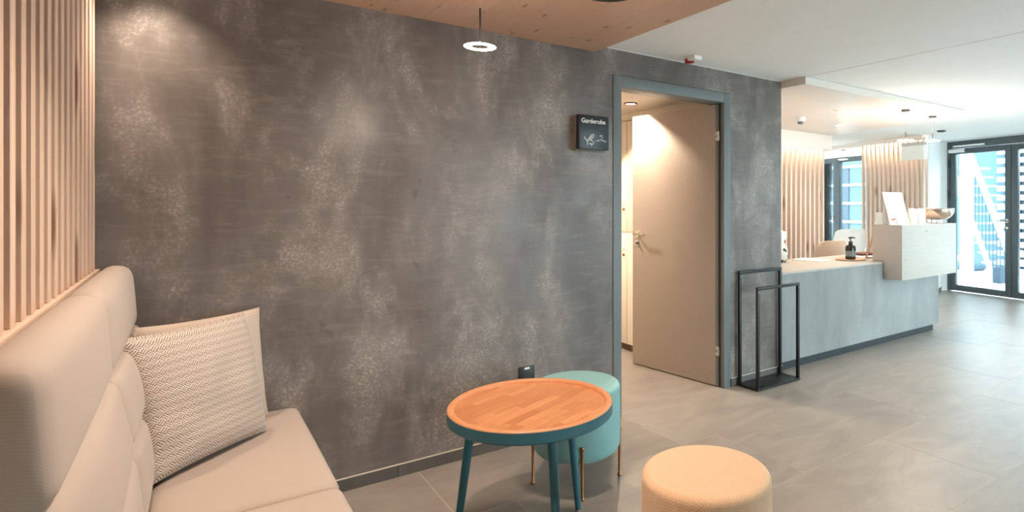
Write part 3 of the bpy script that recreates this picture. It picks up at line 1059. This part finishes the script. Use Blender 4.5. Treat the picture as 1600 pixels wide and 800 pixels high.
downlight(2.923, 3.92, 2.20, 0.055, 110, 'bronze rimmed downlight in the cloakroom ceiling', rim='leather_brown', size=120, blend=0.35, colr=(1, 0.82, 0.64))
downlight(2.40, 4.9, 2.20, 0.055, 120, 'hidden rear downlight in the cloakroom ceiling', rim='leather_brown', size=140, blend=0.6, colr=(1, 0.82, 0.64))
downlight(5.985, 3.99, 2.288, 0.04, 30, 'small recessed spotlight in the pale reception canopy', rim='plastic_white', size=120, blend=0.6)
downlight(4.10, 3.48, 2.288, 0.04, 38, 'small added spotlight hidden behind the wall end over the desk', rim='plastic_white', size=120, blend=0.6)  # added lamp kept out of view, warms the desk and counter side

FILL = (1.0, 0.93, 0.84)
for k, (x_, y_) in enumerate(((4.3, 1.1), (6.3, 1.0), (7.9, 1.3))):  # unseen lamps added to brighten the floor and bounce onto the ceiling
    downlight(x_, y_, ZW, 0.08, 20, ('unseen fill downlight added in the white ceiling, nearest the timber ceiling', 'middle unseen fill downlight added in the white ceiling', 'unseen fill downlight added in the white ceiling, nearest the entrance glazing')[k], rim='plastic_white', size=150, blend=1.0, colr=FILL, group='added fill downlights in the hall')
al = thing('fire_alarm', 'white and red alarm beacon on the ceiling above the cloakroom door', 'alarm', (2.68, 2.9, ZW))
MB().box(2.650, 2.715, 2.845, 2.925, ZW - 0.030, ZW).build('housing', 'plastic_white', al, bevel=0.006)
MB().prism([(2.640, 2.925), (2.690, 2.890), (2.700, 2.935), (2.655, 2.955)], ZW - 0.040, ZW - 0.012).build('red_lens', 'plastic_red', al, bevel=0.004)
sd = thing('smoke_detector', 'white smoke detector with dark base on the reception canopy', 'smoke detector', (5.187, 3.92, 2.287))
MB().lathe([(0.05, 2.287), (0.052, 2.262), (0.047, 2.245), (0.034, 2.240)], (5.187, 3.92), 28).build('housing', 'plastic_white', sd)
MB().lathe([(0.031, 2.241), (0.031, 2.222), (0.024, 2.214), (0, 2.214)], (5.187, 3.92), 28).build('sensor', 'frame_grey', sd)
ed = thing('ceiling_sensor', 'small black ceiling sensor near the entrance door', 'sensor', (7.97, 3.75, ZW))
MB().lathe([(0.055, ZW), (0.055, ZW - 0.010), (0.04, ZW - 0.020), (0, ZW - 0.024)], (7.97, 3.75), 24).build('sensor_dome', 'plastic_dark', ed)

# ------------------------------------------------------------------ lockers
for i in range(6):
    y0 = 3.30 + 0.36 * i + 0.0
    y1 = y0 + 0.355
    lk = thing('locker', ['white locker column hidden behind the open door, nearest the hinge', 'white locker column hidden behind the middle of the open door', 'white locker column behind the free edge of the open door', 'white locker column with two round locks seen past the open door', 'white locker column at the left edge of the doorway', 'white locker column deepest in the cloakroom'][i], 'locker', (3.45, y0 + 0.18, 0), 'white cloakroom lockers')
    MB().box(3.236, 3.695, y0, y1, 0.06, 2.13).build('body', 'locker_white', lk)
    MB().box(3.25, 3.695, y0, y1, 0.0, 0.06).build('plinth', 'locker_plinth', lk)
    for z0, z1, zl in ((0.065, 1.095, 0.889), (1.101, 2.125, 1.312)):
        dd = MB().box(3.220, 3.236, y0 + 0.002, y1 - 0.002, z0, z1).build('locker_door', 'locker_white', lk, bevel=0.0015)
        q = MB()
        q.m = Matrix(((0, 0, 1, 0), (1, 0, 0, y0 + 0.04), (0, 1, 0, zl), (0, 0, 0, 1)))
        q.lathe([(0.0, 3.206), (0.011, 3.206), (0.012, 3.209), (0.012, 3.2205)], (0, 0), 18)
        q.build('lock', 'brass', dd)
        MB().box(3.2188, 3.2202, y0 + 0.025, y0 + 0.065, zl + 0.035, zl + 0.062).build('number_plate', 'print_grey', dd)
struct(MB().box(3.245, 3.70, 3.20, 6.07, 2.135, 2.199).build('trim_4', 'cloak_paint'))

# ------------------------------------------------------------------ reception desk and counter box
dk = thing('reception_desk', 'long reception desk with grey concrete front and pale timber top', 'desk', (5.1, 3.4, 0))
fp_ = MB()
fp_.box(WX1 + 0.012, 6.426, WY + 0.004, WY + 0.034, 0.078, 0.784)
fp_.build('front_panel', 'desk_concrete', dk)
MB().box(6.396, 6.426, WY + 0.034, 3.745, 0.078, 0.784).build('side_panel', 'desk_concrete', dk)
MB().box(WX1 + 0.022, 6.385, WY + 0.045, WY + 0.075, 0.0, 0.078).build('plinth', 'plinth_black', dk)
MB().box(6.35, 6.38, WY + 0.075, 3.70, 0.0, 0.078).build('plinth', 'plinth_black', dk)
MB().box(3.805, 6.426, WY + 0.004, 3.752, 0.785, 0.803).build('desktop', 'wood_counter', dk, bevel=0.001)
for xx in (3.85, 5.1):
    MB().box(xx, xx + 0.03, WY + 0.08, 3.70, 0.0, 0.784).build('support_panel', 'wood_counter', dk)
cbx = MB()
prof = [(2.863, 0.640), (WY + 0.001, 0.640), (WY + 0.001, 0.8045), (3.165, 0.8045), (3.165, 1.160), (2.863, 1.160)]
cbx.m = Matrix(((0, 0, 1, 0), (1, 0, 0, 0), (0, 1, 0, 0), (0, 0, 0, 1)))
cbx.prism(prof, 5.313, 6.409)
tag(cbx.build('counter_box', 'wood_counter', bevel=0.001, org=(5.86, 3.0, 0.64)), 'whitewashed timber counter box hung over the front of the desk', 'counter')

# small things on the counter and desk
cb_z = 1.1605
mc = thing('menu_card', 'tall white menu card leaning on the counter box', 'menu card', (5.45, 3.0, cb_z))
mm = Matrix.Translation((5.325, 2.985, cb_z + 0.001)) @ Matrix.Rotation(math.radians(-15), 4, 'X')
MB(mm).box(0, 0.36, 0, 0.004, 0.002, 0.325).build('card', 'paper', mc)
pr = MB(mm)
for k in range(13):
    zz = 0.235 - k * 0.0135
    pr.box(0.05, 0.05 + (0.16, 0.22, 0.12, 0.2)[k % 4], -0.0006, 0.0, zz, zz + 0.0025)
pr.build('printed_lines', 'frame_grey', mc)
pr = MB(mm)
pr.tube([(0.03, -0.0005, 0.262), (0.05, -0.0005, 0.272), (0.07, -0.0005, 0.268), (0.11, -0.0005, 0.266)], [0.003, 0.005, 0.003, 0.002], 6)
pr.tube([(0.04, -0.0005, 0.055), (0.07, -0.0005, 0.048), (0.085, -0.0005, 0.053), (0.12, -0.0005, 0.055)], [0.006, 0.010, 0.007, 0.009], 6)
pr.tube([(0.115, -0.0005, 0.024), (0.125, -0.0005, 0.024)], [0.006, 0.006], 8)
pr.build('printed_emblem', 'print_orange', mc)
MB().box(5.36, 5.62, 2.99, 3.03, cb_z, cb_z + 0.004).build('foot', 'paper', mc)
pt = thing('white_container', 'white tapered container with a flat lid behind the menu card', 'container', (5.40, 3.12, cb_z))
MB().lathe([(0.052, cb_z), (0.054, cb_z + 0.004), (0.042, cb_z + 0.105), (0.0, cb_z + 0.105)], (5.372, 3.108), 28).build('body', 'plastic_white', pt)
MB().lathe([(0.0, cb_z + 0.106), (0.046, cb_z + 0.106), (0.046, cb_z + 0.116), (0.044, cb_z + 0.118), (0.0, cb_z + 0.118)], (5.372, 3.108), 28).build('lid', 'plastic_white', pt)
for (xa, hh, rz, lab) in ((5.70, 0.155, 4, 'left white leaflet holder standing on the counter box'), (5.835, 0.150, -3, 'white leaflet holder between its twin and the metal bowl')):
    bh = thing('leaflet_holder', lab, 'leaflet holder', (xa, 2.98, cb_z), 'leaflet holders on the counter box')
    m_ = Matrix.Translation((xa, 2.955, cb_z)) @ Matrix.Rotation(math.radians(rz), 4, 'Z')
    MB(m_).box(0, 0.122, 0.0, 0.06, 0.0, 0.006).build('tray', 'plastic_white', bh)
    MB(m_).box(0, 0.122, 0.055, 0.06, 0.006, 0.12).build('back_plate', 'plastic_white', bh)
    for k in range(3):
        MB(m_).box(0.006, 0.116, 0.010 + 0.014 * k, 0.020 + 0.014 * k, 0.0065, hh + 0.004 * k - 0.006).build('leaflet_stack', 'paper', bh)
bw = thing('metal_bowl', 'polished copper toned metal bowl on short feet at the counter end', 'bowl', (6.26, 2.98, cb_z))
bp = []
for k in range(13):
    a = k / 12
    bp.append((0.02 + 0.150 * math.sin(a * PI / 2) ** 0.9 if k else 0.0, cb_z + 0.035 + 0.118 * a ** 2.0))
bp2 = [(max(0, r_ - 0.004), z + 0.004) for r_, z in bp[::-1]]
MB().lathe(bp + bp2, (6.235, 2.985), 40, False).build('bowl_shell', 'copper_steel', bw, smooth=60)
for k in range(3):
    a = k * 2.094 + 0.4
    MB().tube([(6.235 + 0.055 * math.cos(a), 2.985 + 0.055 * math.sin(a), cb_z), (6.235 + 0.05 * math.cos(a), 2.985 + 0.05 * math.sin(a), cb_z + 0.055)], 0.006, 10).build('foot', 'copper_steel', bw)
dz = 0.8035
tr_ = thing('oval_tray', 'thin oval tray under the soap dispenser on the desk', 'tray', (5.25, 3.36, dz))
MB(Matrix.Diagonal((1.0, 0.7, 1, 1)).__class__.Translation((5.25, 3.36, 0)) @ Matrix.Diagonal((1.0, 0.75, 1, 1))).lathe([(0, dz), (0.165, dz), (0.180, dz + 0.010), (0.176, dz + 0.012), (0.164, dz + 0.004), (0, dz + 0.004)], (0, 0), 40, False).build('tray_dish', 'wood_plain', tr_)
sb = thing('soap_dispenser', 'dark glass pump bottle standing on the tray', 'bottle', (5.261, 3.37, dz + 0.0045))
z = dz + 0.0045
MB().lathe([(0.0, z), (0.046, z), (0.050, z + 0.006), (0.050, z + 0.118), (0.044, z + 0.136), (0.020, z + 0.146), (0.018, z + 0.150), (0, z + 0.150)], (5.261, 3.37), 32).build('bottle', 'amber_glass', sb)
MB().lathe([(0.0505, z + 0.030), (0.0507, z + 0.030), (0.0507, z + 0.085), (0.0505, z + 0.085)], (5.261, 3.37), 32, False).build('paper_label', 'frame_grey', sb)
pm = MB()
pm.lathe([(0.021, z + 0.148), (0.021, z + 0.176), (0.012, z + 0.180), (0.0, z + 0.180)], (5.261, 3.37), 24)
pm.tube([(5.261, 3.37, z + 0.178), (5.261, 3.37, z + 0.212)], 0.006, 10)
pm.tube([(5.235, 3.37, z + 0.214), (5.261, 3.37, z + 0.217), (5.30, 3.36, z + 0.216), (5.318, 3.355, z + 0.208)], [0.009, 0.011, 0.007, 0.004], 10)
pm.build('pump', 'pen_dark', sb)
tb = thing('document_folder', 'flat white folder lying on the desk left of the tray', 'folder', (4.9, 3.5, dz))
mt = Matrix.Translation((4.80, 3.41, dz)) @ Matrix.Rotation(math.radians(8), 4, 'Z')
MB(mt).box(0, 0.24, 0, 0.30, 0.0, 0.008).build('cover', 'plastic_white', tb, bevel=0.002)
MB(mt).box(0.01, 0.23, 0.01, 0.29, 0.008, 0.0105).build('sheet', 'paper', tb)
nb = thing('notebook', 'brown notebook lying on white sheets beside the counter box', 'notebook', (5.75, 3.5, dz))
mt = Matrix.Translation((5.62, 3.46, dz + 0.012)) @ Matrix.Rotation(math.radians(-8), 4, 'Z')
MB(mt).box(0, 0.24, 0, 0.17, 0.012, 0.026).build('cover', 'leather_brown', nb, bevel=0.002)
MB(mt).box(0.004, 0.235, 0.004, 0.166, 0.0, 0.012).build('page_block', 'navy', nb)
shs = MB(Matrix.Translation((5.50, 3.38, dz)) @ Matrix.Rotation(math.radians(-4), 4, 'Z')).box(0, 0.38, 0, 0.27, 0, 0.0115)
tag(shs.build('paper_stack', 'paper', org=(5.6, 3.5, dz)), 'stack of white sheets under the brown notebook', 'paper')
tag(MB().tube([(5.50, 3.33, dz + 0.005), (5.56, 3.335, dz + 0.006), (5.62, 3.31, dz + 0.005), (5.66, 3.29, dz + 0.005)], 0.005, 8).build('pen', 'pen_dark', org=(5.55, 3.33, dz)), 'dark pen lying in front of the white sheets', 'pen')
vs3 = thing('patterned_vase', 'black and white patterned vase half hidden by the wall end', 'vase', (4.475, 3.62, dz))
MB().lathe([(0, dz), (0.045, dz), (0.075, dz + 0.05), (0.072, dz + 0.12), (0.04, dz + 0.19), (0.03, dz + 0.20), (0, dz + 0.20)], (4.478, 3.62), 28).build('body', 'vase_pattern', vs3)
MB().lathe([(0.03, dz + 0.2), (0.055, dz + 0.225), (0.062, dz + 0.26), (0.05, dz + 0.295), (0.0, dz + 0.31)], (4.478, 3.62), 28).build('round_top', 'plastic_white', vs3)
tag(MB().tube([(5.42, 3.30, dz + 0.001), (5.535, 3.215, dz + 0.46)], 0.011, 8).build('wooden_stick', 'wood_plain', org=(5.42, 3.3, dz)), 'slim pale wooden stick leaning behind the counter box', 'stick')
wu = thing('wall_unit', 'white wall mounted box with grey top high on the entrance slat screen', 'wall unit', (8.15, 4.15, 2.0))
MB(SM2).box(L2 - 0.30, L2 + 0.06, 0.062, 0.14, 2.00, 2.205).build('box_body', 'plastic_white', wu, bevel=0.004)
MB(SM2).box(L2 - 0.30, L2 + 0.06, 0.062, 0.145, 2.206, 2.255).build('top_cover', 'print_grey', wu, bevel=0.003)

# ------------------------------------------------------------------ shell chairs
def shell_chair(loc, rot, mat, ztop, width, label):
    t_ = thing('shell_chair', label, 'chair', (0, 0, 0), 'shell chairs behind the desk')
    N, K = 24, 16
    vs_, fs = [], []
    th = 0.012
    for lay in (0, 1):
        for j in range(K + 1):
            b = j / K
            for i in range(N + 1):
                a = i / N * 2 - 1
                # profile from the seat front edge back and up
                if b < 0.5:
                    q = b / 0.5
                    y = -0.24 + 0.42 * q
                    zc = 0.46 - 0.03 * math.sin(q * PI)
                    nrm = Vector((0, 0, 1))
                else:
                    q = (b - 0.5) / 0.5
                    y = 0.18 + 0.10 * q
                    zc = 0.46 + (ztop - 0.46) * q ** 1.1
                    nrm = Vector((0, -1, 0.2))
                wd_ = width / 2 * (0.94 + 0.06 * math.sin(b * PI)) * (1 - 0.06 * max(0, b - 0.86) / 0.14)
                x_ = a * wd_
                wrap = abs(a) ** 2.6
                if b >= 0.5:
                    y -= 0.16 * wrap * (1 - 0.35 * q)
                    zc -= 0.05 * abs(a) ** 7 * q
                else:
                    zc += 0.10 * wrap * q
                p = Vector((x_, y, zc)) + nrm * (th * lay)
                vs_.append(tuple(p))
    M1 = (N + 1) * (K + 1)
    for j in range(K):
        for i in range(N):
            q0 = j * (N + 1) + i
            fs.append((q0, q0 + 1, q0 + N + 2, q0 + N + 1))
            fs.append((M1 + q0, M1 + q0 + N + 1, M1 + q0 + N + 2, M1 + q0 + 1))
    for j in range(K):
        for i in (0, N):
            q0 = j * (N + 1) + i
            fs.append((q0, q0 + N + 1, M1 + q0 + N + 1, M1 + q0))
    for i in range(N):
        for j in (0, K):
            q0 = j * (N + 1) + i
            fs.append((q0, q0 + 1, M1 + q0 + 1, M1 + q0))
    MB().add(vs_, fs).build('shell', mat, t_, smooth=60)
    for sx in (-1, 1):
        for sy in (-1, 1):
            MB().tube([(sx * 0.10, sy * 0.09, 0.43), (sx * 0.22, sy * 0.21, 0.0)], [0.014, 0.010], 10).build('leg', 'wood_plain', t_)
    t_.location = loc
    t_.rotation_euler.z = rot
    return t_
shell_chair((6.07, 4.26, 0), math.radians(165), 'chair_shell', 0.935, 0.50, 'peach shell chair pulled up close behind the desk')
shell_chair((8.13, 5.30, 0), math.radians(150), 'chair_white', 0.985, 0.56, 'cream shell armchair standing before the rear window')

# ------------------------------------------------------------------ outdoors
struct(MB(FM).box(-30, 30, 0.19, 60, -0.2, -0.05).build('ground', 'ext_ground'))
struct(MB().box(-40, 40, -40, FY - 0.13, -0.2, -0.05).build('ground_street', 'ext_ground'))
sr = thing('outdoor_stair', 'white outdoor staircase with baluster railing beyond the entrance door', 'staircase', FM @ Vector((-0.8, 2.4, -0.05)))
OY = 2.0
def srail(s, base):          # both rails fall towards +s
    return base - 2.62 * (s + 0.84)
slope = (0.454 - 2.285) / (-0.444 + 1.151)
top0, top1 = (-0.98, 2.55), (-0.10, 2.55 + slope * 0.88)
q = MB(FM)
q.tube([(-1.10, OY, 2.86), (-0.18, OY, 0.50)], 0.055, 10)
q.build('handrail', 'ext_white', sr)
q = MB(FM)
q.tube([(-1.30, OY, 2.24), (-0.42, OY, -0.04)], 0.05, 10)
q.build('stringer', 'ext_white', sr)
for k in range(14):
    s_ = -1.12 + k * 0.066
    zt = 2.86 - (s_ + 1.10) * 2.565
    zb = 2.24 - (s_ + 1.30) * 2.591
    MB(FM).tube([(s_, OY, max(zb, -0.04)), (s_, OY, zt)], 0.010, 6).build('baluster', 'ext_pale', sr)
for k in range(12):
    z_ = 0.12 + 0.18 * k
    s_ = -0.45 - (z_ / 2.59)
    MB(FM).box(s_ - 0.14, s_ + 0.10, OY + 0.05, OY + 1.1, z_ - 0.03, z_).build('tread', 'ext_white', sr)
tag(MB(FM).box(-0.40, -0.26, OY - 0.12, OY + 0.05, -0.05, 0.24).build('concrete_post', 'ext_grey', bevel=0.01, org=FM @ Vector((-0.33, OY, -0.05))), 'grey concrete post at the foot of the outdoor stair', 'post')
tag(MB(FM).box(-0.58, -0.44, 1.2, 1.4, -0.05, 2.9).build('outdoor_pillar', 'ext_white', bevel=0.006, org=FM @ Vector((-0.4, 1.3, -0.05))), 'pale square outdoor pillar just beyond the left glass door leaf', 'pillar')
lv = thing('louvre_screen', 'white horizontal louvre facade outdoors behind the staircase', 'louvre screen', FM @ Vector((-0.5, 4.6, -0.05)))
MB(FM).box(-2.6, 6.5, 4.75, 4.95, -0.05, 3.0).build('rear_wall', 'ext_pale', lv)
lm = MB().box(-2.1, 2.1, -0.02, 0.02, 0, 0.115).mesh('louvre', (0, 0, 0))
for k in range(14):
    link('louvre', lm, 'ext_white', lv, FM @ Vector((0.20, 4.6, 0.02 + 0.205 * k)), fz)
for s_ in (-1.55, -0.95, 0.0, 1.0, 2.2):
    MB(FM).box(s_, s_ + 0.09, 4.63, 4.74, -0.05, 2.9).build('post', 'ext_grey', lv)
hs = thing('neighbour_house', 'dark blue grey building outdoors beyond the rear window', 'building', FM @ Vector((-9, 7.2, -0.05)))
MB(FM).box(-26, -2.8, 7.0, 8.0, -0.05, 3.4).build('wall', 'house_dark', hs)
for k in range(4):
    MB(FM).box(-26, -7.5, 6.92, 7.0, 0.75 + k * 0.62, 0.83 + k * 0.62).build('ledge', 'ext_white', hs)
for k in range(10):
    s_ = -18.0 + k * 1.05
    MB(FM).box(s_, s_ + 0.28, 6.95, 7.0, -0.05, 2.7).build('shutter', 'ext_grey', hs)
q = MB(FM)
bm = bmesh.new()
bmesh.ops.create_icosphere(bm, subdivisions=3, radius=0.3)
rr_ = random.Random(5)
for v_ in bm.verts:
    v_.co *= 1 + 0.16 * math.sin(5 * v_.co.x * 3 + 2) * math.cos(4 * v_.co.y * 3)
    v_.co.z *= 0.55
bm.verts.index_update()
q.add([(v_.co.x - 1.9, v_.co.y + 3.6, v_.co.z + 0.05) for v_ in bm.verts], [tuple(v_.index for v_ in f.verts) for f in bm.faces])
bm.free()
tag(q.build('garden_rock', 'rock', org=FM @ Vector((-1.9, 3.6, -0.05))), 'grey rock lying outdoors left of the staircase foot', 'rock')
